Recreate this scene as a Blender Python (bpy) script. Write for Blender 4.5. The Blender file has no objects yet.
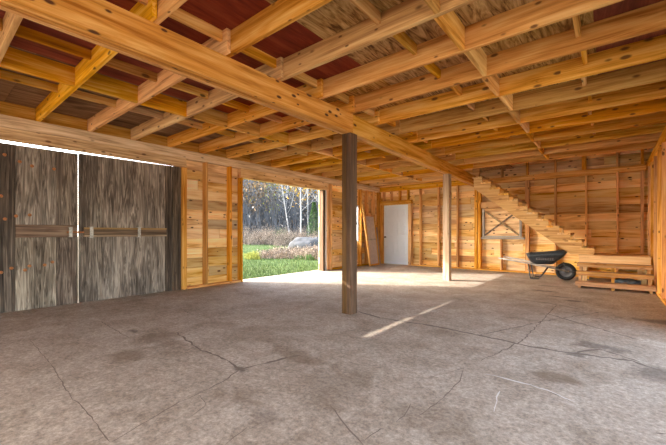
import bpy, bmesh, math, random
from mathutils import Vector, Matrix, noise
R = random.Random(11)
scn = bpy.context.scene
COL = scn.collection
PI = math.pi

# ------------------------------------------------------------------ dimensions
XL, XR, YB = -6.14, 0.63, 10.095          # inner stud faces
HJ, DJ = 2.606, 0.20                      # joist underside, joist depth
HS = HJ + DJ                              # underside of the subfloor
D = 0.14                                  # stud depth
Y0, DY = 1.73, 0.6097                     # joist spacing
TH, FPX, CYP, HC = 0.6831, 339.55, 232.53, 1.065
cT, sT = math.cos(TH), math.sin(TH)
YF = -7.2                                 # barn end behind the viewer, with an added light opening

ORD = ['zeroth', 'first', 'second', 'third', 'fourth', 'fifth', 'sixth', 'seventh', 'eighth', 'ninth', 'tenth', 'eleventh', 'twelfth',
       'thirteenth', 'fourteenth', 'fifteenth', 'sixteenth', 'seventeenth', 'eighteenth', 'nineteenth', 'twentieth']
def near(i):
    return 'nearest' if i == 1 else ORD[i] + ' nearest'

# ------------------------------------------------------------------ materials
def lin(r, g, b):
    f = lambda v: v / 12.92 if v <= 0.04045 else ((v + 0.055) / 1.055) ** 2.4
    return (f(r / 255), f(g / 255), f(b / 255), 1)

class NT:
    def __init__(s, name, rough=0.8, spec=0.25):
        s.m = bpy.data.materials.new(name); s.m.use_nodes = True
        s.t = s.m.node_tree; s.b = s.t.nodes['Principled BSDF']
        s.b.inputs['Roughness'].default_value = rough
        s.b.inputs['Specular IOR Level'].default_value = spec
    def n(s, typ, **kw):
        nd = s.t.nodes.new(typ)
        for k, v in kw.items():
            if k.startswith('i_'):
                key = k[2:]
                key = int(key) if key.isdigit() else key.replace('_', ' ')
                nd.inputs[key].default_value = v
            else:
                setattr(nd, k, v)
        return nd
    def l(s, a, b): s.t.links.new(a, b)
    def math(s, op, a, b=None, clamp=False):
        nd = s.n('ShaderNodeMath', operation=op, use_clamp=clamp)
        for i, v in enumerate((a, b)):
            if v is None: continue
            if isinstance(v, (int, float)): nd.inputs[i].default_value = v
            else: s.l(v, nd.inputs[i])
        return nd.outputs[0]
    def mix(s, f, a, b, mode='MIX'):
        nd = s.n('ShaderNodeMix', data_type='RGBA', blend_type=mode)
        for i, v in ((0, f), (6, a), (7, b)):
            if isinstance(v, (int, float)): nd.inputs[i].default_value = v
            elif isinstance(v, tuple): nd.inputs[i].default_value = v
            else: s.l(v, nd.inputs[i])
        return nd.outputs[2]
    def ramp(s, f, stops):
        nd = s.n('ShaderNodeValToRGB')
        e = nd.color_ramp.elements
        while len(e) < len(stops): e.new(0.5)
        for x, (p, c) in zip(e, stops): x.position = p; x.color = c
        s.l(f, nd.inputs[0]); return nd.outputs[0]
    def smooth(s, f, a, b, lo=0.0, hi=1.0):
        nd = s.n('ShaderNodeMapRange', interpolation_type='SMOOTHSTEP')
        nd.inputs['From Min'].default_value = a; nd.inputs['From Max'].default_value = b
        nd.inputs['To Min'].default_value = lo; nd.inputs['To Max'].default_value = hi
        s.l(f, nd.inputs['Value']); return nd.outputs[0]
    def bump(s, h, st=0.3, dist=0.01):
        nd = s.n('ShaderNodeBump', i_Strength=st, i_Distance=dist)
        s.l(h, nd.inputs['Height']); s.l(nd.outputs[0], s.b.inputs['Normal'])

def wood(name, axis, dark, mid, light, knots=0.5, across=24.0, vary=0.35, dist=1.2, rough=0.78, streak=0.5, knotcol=(0.10, 0.035, 0.012, 1), bump=0.25):
    """sawn timber: grain along one axis, a different board for every mesh island and object"""
    s = NT(name, rough)
    tc = s.n('ShaderNodeTexCoord'); oi = s.n('ShaderNodeObjectInfo'); g = s.n('ShaderNodeNewGeometry')
    off = s.math('ADD', s.math('MULTIPLY', oi.outputs['Random'], 61.0), s.math('MULTIPLY', g.outputs['Random Per Island'], 37.0))
    add = s.n('ShaderNodeVectorMath', operation='ADD'); s.l(tc.outputs['Object'], add.inputs[0]); s.l(off, add.inputs[1])
    sc = [across] * 3; sc['XYZ'.index(axis)] = 1.1
    mp = s.n('ShaderNodeVectorMath', operation='MULTIPLY'); mp.inputs[1].default_value = sc; s.l(add.outputs[0], mp.inputs[0])
    n1 = s.n('ShaderNodeTexNoise', i_Scale=1.0, i_Detail=4.0, i_Roughness=0.6, i_Distortion=dist); s.l(mp.outputs[0], n1.inputs['Vector'])
    sc2 = [across * 0.28] * 3; sc2['XYZ'.index(axis)] = 0.55
    mp2 = s.n('ShaderNodeVectorMath', operation='MULTIPLY'); mp2.inputs[1].default_value = sc2; s.l(add.outputs[0], mp2.inputs[0])
    n2 = s.n('ShaderNodeTexNoise', i_Scale=1.0, i_Detail=3.0, i_Roughness=0.55, i_Distortion=1.6); s.l(mp2.outputs[0], n2.inputs['Vector'])
    f = s.math('ADD', s.math('MULTIPLY', n1.outputs[0], streak), s.math('MULTIPLY', n2.outputs[0], 1 - streak))
    col = s.ramp(f, [(0.36, dark), (0.5, mid), (0.64, light)])
    wn = s.n('ShaderNodeTexWhiteNoise', noise_dimensions='1D'); s.l(off, wn.inputs['W'])
    hs = s.n('ShaderNodeHueSaturation')
    s.l(s.math('ADD', s.math('MULTIPLY', wn.outputs['Value'], vary * 1.3), 1 - vary * 0.65), hs.inputs['Value'])
    sx = s.n('ShaderNodeSeparateColor'); s.l(wn.outputs['Color'], sx.inputs[0])
    s.l(s.math('ADD', s.math('MULTIPLY', sx.outputs[1], 0.35), 0.85), hs.inputs['Saturation'])
    s.l(s.math('ADD', s.math('MULTIPLY', sx.outputs[2], 0.014), 0.491), hs.inputs['Hue'])
    s.l(col, hs.inputs['Color']); col = hs.outputs[0]
    if knots > 0:
        sk = [12.0] * 3; sk['XYZ'.index(axis)] = 5.5
        mk = s.n('ShaderNodeVectorMath', operation='MULTIPLY'); mk.inputs[1].default_value = sk; s.l(add.outputs[0], mk.inputs[0])
        v = s.n('ShaderNodeTexVoronoi', i_Scale=1.0); s.l(mk.outputs[0], v.inputs['Vector'])
        vc = s.n('ShaderNodeSeparateColor'); s.l(v.outputs['Color'], vc.inputs[0])
        rad = s.math('ADD', 0.12, s.math('MULTIPLY', vc.outputs[1], 0.16))
        vd = s.math('DIVIDE', v.outputs['Distance'], rad)
        k = s.math('MULTIPLY', s.math('GREATER_THAN', vc.outputs[0], 0.5), s.smooth(vd, 0.55, 1.1, 1, 0))
        k = s.math('MULTIPLY', k, min(1, knots * 1.5))
        col = s.mix(k, col, knotcol)
    s.l(col, s.b.inputs['Base Color'])
    s.bump(n1.outputs[0], bump, 0.004)
    return s.m

def plain(name, col, rough=0.6, metal=0.0, spec=0.4, nscale=0, namt=0.3):
    s = NT(name, rough, spec); s.b.inputs['Metallic'].default_value = metal
    if nscale:
        tc = s.n('ShaderNodeTexCoord'); n = s.n('ShaderNodeTexNoise', i_Scale=nscale, i_Detail=4.0); s.l(tc.outputs['Object'], n.inputs['Vector'])
        d = tuple(c * (1 - namt) for c in col[:3]) + (1,); u = tuple(min(1, c * (1 + namt)) for c in col[:3]) + (1,)
        s.l(s.ramp(n.outputs[0], [(0.3, d), (0.7, u)]), s.b.inputs['Base Color']); s.bump(n.outputs[0], 0.2, 0.005)
    else:
        s.b.inputs['Base Color'].default_value = col
    return s.m

PINE = ((0.40, 0.16, 0.028, 1), (0.70, 0.365, 0.095, 1), (0.84, 0.54, 0.20, 1))
M = {}
for a in 'XYZ':
    M['pine' + a] = wood('pine_framing_' + a, a, *PINE, knots=0.55)
    M['stair' + a] = wood('stair_lumber_' + a, a, (0.52, 0.28, 0.085, 1), (0.76, 0.48, 0.18, 1), (0.86, 0.63, 0.30, 1), knots=0.35, vary=0.2)
M['stringer'] = wood('stringer_lumber', 'X', (0.40, 0.20, 0.06, 1), (0.64, 0.39, 0.145, 1), (0.76, 0.53, 0.24, 1), knots=0.3, vary=0.1)
M['stepX'] = wood('step_lumber', 'X', (0.30, 0.15, 0.06, 1), (0.46, 0.26, 0.115, 1), (0.58, 0.36, 0.18, 1), knots=0.3, vary=0.15)
M['board_y'] = wood('wall_board_left', 'Y', (0.46, 0.22, 0.06, 1), (0.80, 0.54, 0.235, 1), (0.90, 0.70, 0.38, 1), knots=0.7, across=15, vary=0.5, streak=0.35, dist=1.8)
M['board_x'] = wood('wall_board_back', 'X', (0.46, 0.22, 0.06, 1), (0.80, 0.54, 0.235, 1), (0.90, 0.70, 0.38, 1), knots=0.7, across=15, vary=0.5, streak=0.35, dist=1.8)
M['beam'] = wood('beam_lumber', 'Y', (0.34, 0.125, 0.018, 1), (0.60, 0.285, 0.06, 1), (0.74, 0.43, 0.14, 1), knots=0.7, vary=0.12)
M['post'] = wood('post_lumber', 'Z', (0.05, 0.026, 0.013, 1), (0.115, 0.062, 0.028, 1), (0.21, 0.12, 0.055, 1), knots=0.3, vary=0.2)
M['header'] = wood('weathered_header_lumber', 'Y', (0.34, 0.20, 0.095, 1), (0.62, 0.43, 0.235, 1), (0.77, 0.60, 0.38, 1), knots=0.5, vary=0.15)
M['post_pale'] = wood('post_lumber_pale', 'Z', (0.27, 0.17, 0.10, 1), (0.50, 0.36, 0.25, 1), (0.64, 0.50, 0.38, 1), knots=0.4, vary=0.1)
M['ply_tan'] = wood('subfloor_plywood_tan', 'Y', (0.13, 0.055, 0.018, 1), (0.43, 0.25, 0.09, 1), (0.64, 0.42, 0.19, 1), knots=0.0, across=8, vary=0.15, dist=5.0, streak=0.85)
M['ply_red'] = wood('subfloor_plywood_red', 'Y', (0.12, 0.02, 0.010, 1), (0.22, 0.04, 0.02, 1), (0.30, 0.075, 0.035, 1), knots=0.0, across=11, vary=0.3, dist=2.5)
M['ply_grey'] = wood('subfloor_plywood_grey', 'Y', (0.10, 0.05, 0.025, 1), (0.27, 0.16, 0.085, 1), (0.40, 0.27, 0.16, 1), knots=0.0, across=10, vary=0.2, dist=3)
M['old_ply'] = wood('weathered_plywood', 'Z', (0.03, 0.022, 0.016, 1), (0.13, 0.10, 0.076, 1), (0.38, 0.315, 0.24, 1), knots=0.3, across=17, vary=0.25, dist=3.5, rough=0.9, streak=0.6, knotcol=(0.03, 0.02, 0.015, 1), bump=0.5)
M['old_light'] = wood('weathered_plywood_pale', 'Z', (0.05, 0.038, 0.027, 1), (0.21, 0.17, 0.13, 1), (0.50, 0.425, 0.33, 1), knots=0.3, across=14, vary=0.15, dist=4, rough=0.9, streak=0.6, knotcol=(0.03, 0.02, 0.015, 1), bump=0.5)
M['old_dark'] = wood('weathered_board_dark', 'Z', (0.02, 0.015, 0.012, 1), (0.10, 0.075, 0.055, 1), (0.27, 0.21, 0.155, 1), knots=0.2, across=26, vary=0.2, dist=2, rough=0.9, knotcol=(0.02, 0.012, 0.01, 1), bump=0.5)
M['old_bar'] = wood('weathered_bar', 'Y', (0.06, 0.04, 0.028, 1), (0.19, 0.13, 0.09, 1), (0.34, 0.25, 0.17, 1), knots=0.2, vary=0.2, rough=0.9)
M['old_bar_z'] = wood('weathered_jamb', 'Z', (0.05, 0.028, 0.014, 1), (0.13, 0.075, 0.035, 1), (0.22, 0.135, 0.07, 1), knots=0.2, vary=0.2, rough=0.9)
M['bar_edge'] = wood('bar_edge_strip', 'Y', (0.20, 0.12, 0.06, 1), (0.42, 0.28, 0.15, 1), (0.60, 0.43, 0.25, 1), knots=0.1, vary=0.2, rough=0.9)
M['grey_wood'] = wood('grey_weathered_wood', 'X', (0.22, 0.19, 0.16, 1), (0.42, 0.38, 0.33, 1), (0.58, 0.54, 0.48, 1), knots=0.1, vary=0.1)
M['grey_wood_z'] = wood('grey_weathered_trim', 'Z', (0.16, 0.14, 0.12, 1), (0.33, 0.29, 0.26, 1), (0.5, 0.46, 0.42, 1), knots=0.1, vary=0.1)
M['rust'] = plain('rusty_bolt', (0.42, 0.17, 0.06, 1), 0.6, 0.3, nscale=60)
M['zinc'] = plain('galvanised_bracket', (0.45, 0.40, 0.33, 1), 0.5, 0.5, nscale=40)
M['white_paint'] = plain('pale_door_paint', (0.78, 0.86, 0.94, 1), 0.5)
M['white_trim'] = plain('white_trim_paint', lin(225, 226, 228), 0.5)
M['knob'] = plain('dark_bronze', (0.05, 0.04, 0.03, 1), 0.35, 0.8)
M['black_tray'] = plain('black_steel_tray', (0.030, 0.035, 0.042, 1), 0.30, 0.0, 0.5, nscale=30, namt=0.3)
M['tyre'] = plain('black_rubber', (0.012, 0.012, 0.013, 1), 0.75)
M['dark_steel'] = plain('dark_steel_tube', (0.05, 0.05, 0.055, 1), 0.45, 0.5)
M['rim'] = plain('grey_wheel_rim', (0.10, 0.10, 0.11, 1), 0.5, 0.4)
M['mark'] = plain('pale_lettering', (0.16, 0.165, 0.175, 1), 0.6)
M['tarp'] = plain('blue_grey_tarp', lin(104, 116, 128), 0.6, nscale=12, namt=0.5)
M['screen'] = plain('mauve_grey_screen', lin(196, 180, 170), 0.8, nscale=9, namt=0.15)
M['rock'] = plain('pale_grey_rock', (0.062, 0.064, 0.067, 1), 0.95, nscale=3.5, namt=0.45)
M['birch'] = plain('birch_bark', (0.36, 0.355, 0.35, 1), 0.85, nscale=5, namt=0.35)
M['bark'] = plain('grey_bark', (0.13, 0.115, 0.105, 1), 0.95, nscale=7, namt=0.4)
M['twig'] = plain('blue_grey_twigs', (0.075, 0.08, 0.092, 1), 0.95, nscale=1.2, namt=0.5)
def leafmat(name, c, v=0.35):
    s = NT(name, 0.85, 0.1); g = s.n('ShaderNodeNewGeometry')
    s.l(s.ramp(g.outputs['Random Per Island'], [(0.0, tuple(x * (1 - v) for x in c[:3]) + (1,)), (1.0, tuple(min(1, x * (1 + v)) for x in c[:3]) + (1,))]), s.b.inputs['Base Color'])
    return s.m
M['leaf_yellow'] = leafmat('yellow_leaves', (0.40, 0.24, 0.045))
M['leaf_rust'] = leafmat('rust_leaves', (0.16, 0.11, 0.065), 0.6)
M['leaf_green'] = leafmat('green_needles', (0.085, 0.16, 0.05))
M['leaf_olive'] = leafmat('olive_leaves', (0.24, 0.26, 0.06))
M['dry_brush'] = leafmat('dry_brush_stems', (0.23, 0.185, 0.145), 0.9)
M['grass'] = leafmat('grass_blades', (0.058, 0.098, 0.028), 0.6)
M['leaf_pale'] = leafmat('pale_thicket_leaves', (0.21, 0.205, 0.20), 0.6)
M['litter'] = leafmat('thicket_leaves', (0.10, 0.098, 0.095), 0.75)

# concrete slab: mottling, stains with shapes of their own
def concrete():
    s = NT('worn_concrete', 0.85, 0.3)
    tc = s.n('ShaderNodeTexCoord'); P = tc.outputs['Object']
    def noi(scale, detail=4, rough=0.6, dist=0.0):
        n = s.n('ShaderNodeTexNoise', i_Scale=scale, i_Detail=detail, i_Roughness=rough, i_Distortion=dist); s.l(P, n.inputs['Vector']); return n.outputs[0]
    big = noi(0.55, 4, 0.6, 0.6); midn = noi(2.6, 6, 0.7, 0.4); fine = noi(38, 4, 0.8)
    col = s.ramp(big, [(0.32, (0.285, 0.226, 0.172, 1)), (0.52, (0.37, 0.303, 0.24, 1)), (0.7, (0.45, 0.385, 0.32, 1))])
    col = s.mix(0.62, col, s.ramp(midn, [(0.30, (0.22, 0.165, 0.115, 1)), (0.5, (0.37, 0.305, 0.24, 1)), (0.72, (0.51, 0.445, 0.375, 1))]))
    fin2 = noi(14, 6, 0.85, 0.3)
    col = s.mix(0.7, col, s.ramp(fine, [(0.35, (0.27, 0.27, 0.27, 1)), (0.62, (0.70, 0.70, 0.70, 1))]), 'OVERLAY')
    col = s.mix(0.6, col, s.ramp(fin2, [(0.35, (0.30, 0.28, 0.26, 1)), (0.62, (0.66, 0.66, 0.66, 1))]), 'OVERLAY')
    # pits
    v = s.n('ShaderNodeTexVoronoi', i_Scale=9.0); s.l(P, v.inputs['Vector'])
    col = s.mix(s.math('MULTIPLY', s.smooth(v.outputs['Distance'], 0.03, 0.09, 1, 0), 0.45), col, (0.14, 0.11, 0.085, 1))
    stains = STAINS
    for (x, y, rx, ry, a, c) in stains:
        sub = s.n('ShaderNodeVectorMath', operation='SUBTRACT'); s.l(P, sub.inputs[0]); sub.inputs[1].default_value = (x, y, 0)
        mul = s.n('ShaderNodeVectorMath', operation='MULTIPLY'); s.l(sub.outputs[0], mul.inputs[0]); mul.inputs[1].default_value = (1 / rx, 1 / ry, 0)
        ln = s.n('ShaderNodeVectorMath', operation='LENGTH'); s.l(mul.outputs[0], ln.inputs[0])
        d = s.math('ADD', ln.outputs['Value'], s.math('MULTIPLY', s.math('SUBTRACT', midn, 0.5), 2.6))
        col = s.mix(s.math('MULTIPLY', s.smooth(d, 0.35, 1.15, 1, 0), a), col, c)
    s.l(col, s.b.inputs['Base Color'])
    s.bump(s.math('ADD', fine, s.math('MULTIPLY', midn, 1.5)), 0.25, 0.006)
    return s.m

def floor_at(u, v, z=0.0):
    a = (u - 333) / FPX; b = (v - CYP) / FPX
    t = (HC - z) / b
    return (t * (a * cT - sT), t * (a * sT + cT))
BR = (0.15, 0.10, 0.06, 1); DK = (0.07, 0.05, 0.04, 1)
STAINS = []
for (u, v, rx, ry, a, c) in [(128, 356, .22, .14, .55, BR), (165, 340, .42, .22, .55, BR), (133, 331, .1, .06, .7, DK), (240, 369, .11, .06, .75, DK), (300, 357, .3, .12, .45, BR),
                             (245, 402, .26, .18, .45, BR), (265, 415, .14, .1, .4, DK), (330, 385, .4, .3, .35, BR), (552, 377, .17, .12, .6, BR), (602, 347, .24, .14, .6, DK), (575, 355, .12, .07, .6, DK),
                             (660, 374, .2, .2, .5, DK), (545, 291, .25, .07, .7, DK), (560, 297, .2, .06, .7, DK), (574, 301, .15, .06, .7, DK), (548, 286, .2, .06, .6, DK), (530, 320, .25, .1, .4, BR), (430, 420, .3, .2, .3, BR),
                             (660, 322, .35, .14, .6, DK), (240, 330, .7, .3, .25, BR), (500, 272, .3, .12, .4, BR)]:
    x, y = floor_at(u, v); STAINS.append((x, y, rx, ry, a, c))
M['concrete'] = concrete()
M['crack'] = plain('crack_dark', (0.17, 0.13, 0.10, 1), 0.95)
M['scar'] = plain('pale_scrape', (0.62, 0.58, 0.53, 1), 0.9)

def ground_mat():
    s = NT('grass_ground', 0.95, 0.1)
    tc = s.n('ShaderNodeTexCoord'); P = tc.outputs['Object']
    n1 = s.n('ShaderNodeTexNoise', i_Scale=0.5, i_Detail=5.0); s.l(P, n1.inputs['Vector'])
    n2 = s.n('ShaderNodeTexNoise', i_Scale=7.0, i_Detail=5.0, i_Roughness=0.8); s.l(P, n2.inputs['Vector'])
    col = s.mix(0.5, s.ramp(n1.outputs[0], [(0.35, (0.045, 0.085, 0.022, 1)), (0.65, (0.085, 0.12, 0.04, 1))]), s.ramp(n2.outputs[0], [(0.3, (0.037, 0.068, 0.017, 1)), (0.7, (0.12, 0.155, 0.06, 1))]))
    s.l(col, s.b.inputs['Base Color']); s.bump(n2.outputs[0], 0.5, 0.05); return s.m
M['ground'] = ground_mat()
M['bounce_gravel'] = plain('added_bounce_gravel', (0.56, 0.47, 0.37, 1), 0.95, nscale=3, namt=0.3)  # pale gravel added out of view to bounce light up to the ceiling
def hill_mat():
    s = NT('wooded_hill', 0.95, 0.1)
    tc = s.n('ShaderNodeTexCoord'); P = tc.outputs['Object']
    n2 = s.n('ShaderNodeTexNoise', i_Scale=1.1, i_Detail=6.0, i_Roughness=0.8); s.l(P, n2.inputs['Vector'])
    s.l(s.ramp(n2.outputs[0], [(0.32, (0.035, 0.038, 0.045, 1)), (0.5, (0.085, 0.087, 0.09, 1)), (0.68, (0.16, 0.15, 0.14, 1))]), s.b.inputs['Base Color']); s.bump(n2.outputs[0], 1.0, 0.4); return s.m
M['hill'] = hill_mat()

# ------------------------------------------------------------------ mesh helpers
class MB:
    def __init__(s): s.bm = bmesh.new()
    def box(s, x0, x1, y0, y1, z0, z1, bev=0.0, mi=0):
        vs = [s.bm.verts.new((x, y, z)) for x in (x0, x1) for y in (y0, y1) for z in (z0, z1)]
        idx = [(0, 1, 3, 2), (4, 6, 7, 5), (0, 4, 5, 1), (2, 3, 7, 6), (0, 2, 6, 4), (1, 5, 7, 3)]
        fs = [s.bm.faces.new([vs[i] for i in f]) for f in idx]
        for f in fs: f.material_index = mi
        if bev:
            es = list({e for f in fs for e in f.edges})
            bmesh.ops.bevel(s.bm, geom=es, offset=bev, segments=1, affect='EDGES', profile=0.5)
        return s
    def prism(s, pts, axis, a, b, mi=0, bev=0):
        """closed 2D outline extruded along axis from a to b"""
        def P(p, t):
            return {'X': (t, p[0], p[1]), 'Y': (p[0], t, p[1]), 'Z': (p[0], p[1], t)}[axis]
        A = [s.bm.verts.new(P(p, a)) for p in pts]; B = [s.bm.verts.new(P(p, b)) for p in pts]
        n = len(pts); fs = [s.bm.faces.new(A), s.bm.faces.new(B[::-1])]
        for i in range(n):
            fs.append(s.bm.faces.new((A[i], B[i], B[(i + 1) % n], A[(i + 1) % n])))
        for f in fs: f.material_index = mi
        if bev:
            bmesh.ops.bevel(s.bm, geom=list({e for f in fs for e in f.edges}), offset=bev, segments=1, affect='EDGES', profile=0.5)
        return s
    def tube(s, pts, rad, seg=8, cap=True, mi=0):
        pts = [Vector(p) for p in pts]; rs = rad if isinstance(rad, (list, tuple)) else [rad] * len(pts)
        rings = []
        for i, p in enumerate(pts):
            t = (pts[min(i + 1, len(pts) - 1)] - pts[max(i - 1, 0)]).normalized()
            up = Vector((0, 0, 1)) if abs(t.z) < 0.9 else Vector((1, 0, 0))
            a = t.cross(up).normalized(); b = t.cross(a)
            rings.append([s.bm.verts.new(p + (a * math.cos(2 * PI * k / seg) + b * math.sin(2 * PI * k / seg)) * rs[i]) for k in range(seg)])
        for i in range(len(rings) - 1):
            for k in range(seg):
                f = s.bm.faces.new((rings[i][k], rings[i][(k + 1) % seg], rings[i + 1][(k + 1) % seg], rings[i + 1][k])); f.smooth = True; f.material_index = mi
        if cap:
            s.bm.faces.new(rings[0][::-1]).material_index = mi; s.bm.faces.new(rings[-1]).material_index = mi
        return s
    def lathe(s, prof, axis='Y', c=(0, 0, 0), seg=20):
        """closed profile (r, h) turned about axis"""
        rings = []
        for k in range(seg):
            a = 2 * PI * k / seg; ca, sa = math.cos(a), math.sin(a); ring = []
            for r, h in prof:
                p = {'Y': (r * ca, h, r * sa), 'Z': (r * ca, r * sa, h), 'X': (h, r * ca, r * sa)}[axis]
                ring.append(s.bm.verts.new((p[0] + c[0], p[1] + c[1], p[2] + c[2])))
            rings.append(ring)
        n = len(prof)
        for k in range(seg):
            for i in range(n):
                f = s.bm.faces.new((rings[k][i], rings[k][(i + 1) % n], rings[(k + 1) % seg][(i + 1) % n], rings[(k + 1) % seg][i])); f.smooth = True
        return s
    def build(s, name, mats, parent=None, loc=None):
        bmesh.ops.recalc_face_normals(s.bm, faces=s.bm.faces)
        me = bpy.data.meshes.new(name); s.bm.to_mesh(me); s.bm.free()
        for m in (mats if isinstance(mats, (list, tuple)) else [mats]): me.materials.append(m)
        o = bpy.data.objects.new(name, me); COL.objects.link(o)
        if parent: o.parent = parent
        if loc: o.location = loc
        return o

def raw(name, verts, faces, mats, parent=None, loc=None, mi=None, smooth=False):
    me = bpy.data.meshes.new(name); me.from_pydata(verts, [], faces)
    for m in (mats if isinstance(mats, (list, tuple)) else [mats]): me.materials.append(m)
    if mi: me.polygons.foreach_set('material_index', mi)
    if smooth: me.polygons.foreach_set('use_smooth', [True] * len(faces))
    o = bpy.data.objects.new(name, me); COL.objects.link(o)
    if parent: o.parent = parent
    if loc: o.location = loc
    return o
def tag(o, label=None, cat=None, group=None, kind=None):
    if label: o['label'] = label
    if cat: o['category'] = cat
    if group: o['group'] = group
    if kind: o['kind'] = kind
    return o
def empty(name, loc=(0, 0, 0), rz=0.0):
    o = bpy.data.objects.new(name, None); COL.objects.link(o); o.location = loc; o.rotation_euler = (0, 0, rz); o.empty_display_size = 0.2; return o
def lumber(name, x0, x1, y0, y1, z0, z1, mat, parent=None, bev=0.003):
    """a single piece of timber; origin at the middle of its underside"""
    cx, cy = (x0 + x1) / 2, (y0 + y1) / 2
    return MB().box(x0 - cx, x1 - cx, y0 - cy, y1 - cy, 0, z1 - z0, bev).build(name, mat, parent, (cx, cy, z0))
def copy_of(o, loc, rot=None):
    c = o.copy(); COL.objects.link(c); c.location = loc
    for k in ('label', 'category', 'group'):
        if k in c: del c[k]
    if rot is not None: c.rotation_euler = rot
    return c

# ------------------------------------------------------------------ setting: floor
fl = MB().box(XL - 0.30, XR + 0.3, YF, YB + 0.3, -0.20, 0.0).build('floor', M['concrete'])
tag(fl, 'worn cracked concrete slab floor of the barn', 'floor', kind='structure')
def crack(pts, w, mat, name='crack', z=0.0006):
    P = [Vector((*floor_at(u, v), 0)) for u, v in pts]
    Q = []
    for a, b in zip(P[:-1], P[1:]):
        L = (b - a).length; n = max(2, int(L / 0.05)); d = (b - a).normalized(); pr = Vector((-d.y, d.x, 0))
        for i in range(n):
            t = i / n
            Q.append(a.lerp(b, t) + pr * (R.uniform(-1, 1) * min(0.012, 1.6 * w) if 0 < i else 0))
    Q.append(P[-1]); vs, fs = [], []
    for i, q in enumerate(Q):
        d = (Q[min(i + 1, len(Q) - 1)] - Q[max(i - 1, 0)]).normalized(); pr = Vector((-d.y, d.x, 0))
        ww = 0.85 * w * R.uniform(0.35, 1.25) * (0.3 if i in (0, len(Q) - 1) else 1)
        vs += [tuple(q + pr * ww + Vector((0, 0, z))), tuple(q - pr * ww + Vector((0, 0, z)))]
        if i: k = 2 * i; fs.append((k - 2, k - 1, k + 1, k))
    return raw(name, vs, fs, mat, fl)
for pts, w in [([(51, 364), (71, 397), (92, 417), (110, 442)], .0035), ([(30, 340), (51, 364)], .003), ([(240, 369), (220, 357), (199, 349), (176, 332)], .012), ([(240, 369), (270, 362), (301, 355)], .016),
               ([(240, 369), (222, 382), (209, 389)], .006), ([(209, 389), (179, 402), (140, 425), (112, 442)], .004), ([(102, 322), (115, 330), (130, 338)], .005), ([(175, 304), (188, 313), (205, 318)], .004),
               ([(357, 311), (380, 318), (431, 325.6), (481, 335.7), (532, 347), (572, 353), (633, 361), (666, 373)], .024), ([(557, 305), (522, 341), (481, 361)], .007), ([(545, 313), (575, 322), (640, 340)], .016), ([(480, 335), (540, 322), (600, 312)], .010), ([(572, 353), (600, 349), (640, 362)], .018), ([(520, 300), (548, 303), (580, 309)], .016),
               ([(464, 368), (460, 381), (436, 404), (416, 417)], .004), ([(411, 403), (404, 416), (396, 422)], .004), ([(330, 406), (350, 431), (364, 446)], .005), ([(364, 441), (378, 431), (384, 428)], .004),
               ([(547, 391), (565, 398), (577, 405)], .006), ([(653, 433), (668, 434)], .006), ([(420, 380), (464, 368), (500, 372)], .003), ([(225, 445), (250, 425)], .003), ([(200, 395), (206, 405), (190, 417)], .003)]:
    crack(pts, w, M['crack'])
for pts, w in [([(500, 391), (497, 401), (494, 412)], .006), ([(485, 374), (507, 379), (547, 390), (575, 402)], .010)]:
    crack(pts, w, M['scar'], 'scrape_mark', 0.0009)

# ------------------------------------------------------------------ setting: walls of horizontal boards
def boards_into(mb, axis, plane0, plane1, rects, a0, a1, z0, z1, bh=0.19):
    """boards along axis between a0 and a1, cut around the openings (a, b, zlo, zhi)"""
    z = z0; r = random.Random(5)
    while z < z1 - 0.01:
        zt = min(z + bh, z1); cuts = [a0]
        a = a0 + r.uniform(0.4, 2.4)
        while a < a1 - 0.3:
            cuts.append(a); a += r.choice((1.22, 1.83, 2.44, 3.05))
        cuts.append(a1)
        segs = list(zip(cuts[:-1], cuts[1:]))
        zs = [(z, zt)]
        for p, q in segs:
            spans = [(p, q, z, zt)]
            for (ra, rb, zl, zh) in rects:
                new = []
                for (u, v, w, x) in spans:
                    if rb <= u or ra >= v or zh <= w or zl >= x: new.append((u, v, w, x)); continue
                    if u < ra: new.append((u, ra, w, x))
                    if v > rb: new.append((rb, v, w, x))
                    m0, m1 = max(u, ra), min(v, rb)
                    if w < zl: new.append((m0, m1, w, zl))
                    if x > zh: new.append((m0, m1, zh, x))
                spans = new
            for (u, v, w, x) in spans:
                if v - u < 0.01 or x - w < 0.006: continue
                g = 0.0032; t = r.uniform(-0.004, 0) if axis == 'Y' and plane0 < 0 else r.uniform(0, 0.004)
                if axis == 'Y': mb.box(plane0 + t, plane1 + t, u + g, v - g, w + g, x - g)
                else: mb.box(u + g, v - g, plane0 + t, plane1 + t, w + g, x - g)
        z = zt
DOORS = (-0.30, 3.06, 0.0, 2.36); OPEN = (4.46, 7.11, 0.0, 2.25); WIN = (8.20, 8.97, 0.76, 1.93)
mb = MB(); boards_into(mb, 'Y', XL - D - 0.024, XL - D, [(0.42, DOORS[1], -1, 2.36), (DOORS[0], 0.43, -1, 2.20), (-6.9, -2.45, -1, 2.25), (OPEN[0], OPEN[1], -1, 2.25), WIN], YF, YB + D + 0.02, 0, 2.84)  # siding hung lower left of the barn doors to cut the sun streak
mb.box(XL - D - 0.040, XL - D - 0.030, YF, -6.9, 0, 2.84).box(XL - D - 0.040, XL - D - 0.030, -6.9, -2.45, 2.27, 2.84).box(XL - D - 0.040, XL - D - 0.030, -2.45, DOORS[0], 0, 2.84).box(XL - D - 0.040, XL - D - 0.030, DOORS[0], DOORS[1], 2.40, 2.84).box(XL - D - 0.040, XL - D - 0.030, DOORS[1], OPEN[0] - 0.01, 0, 2.84)  # unseen bay behind the viewer added to let sun onto the floor
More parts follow.
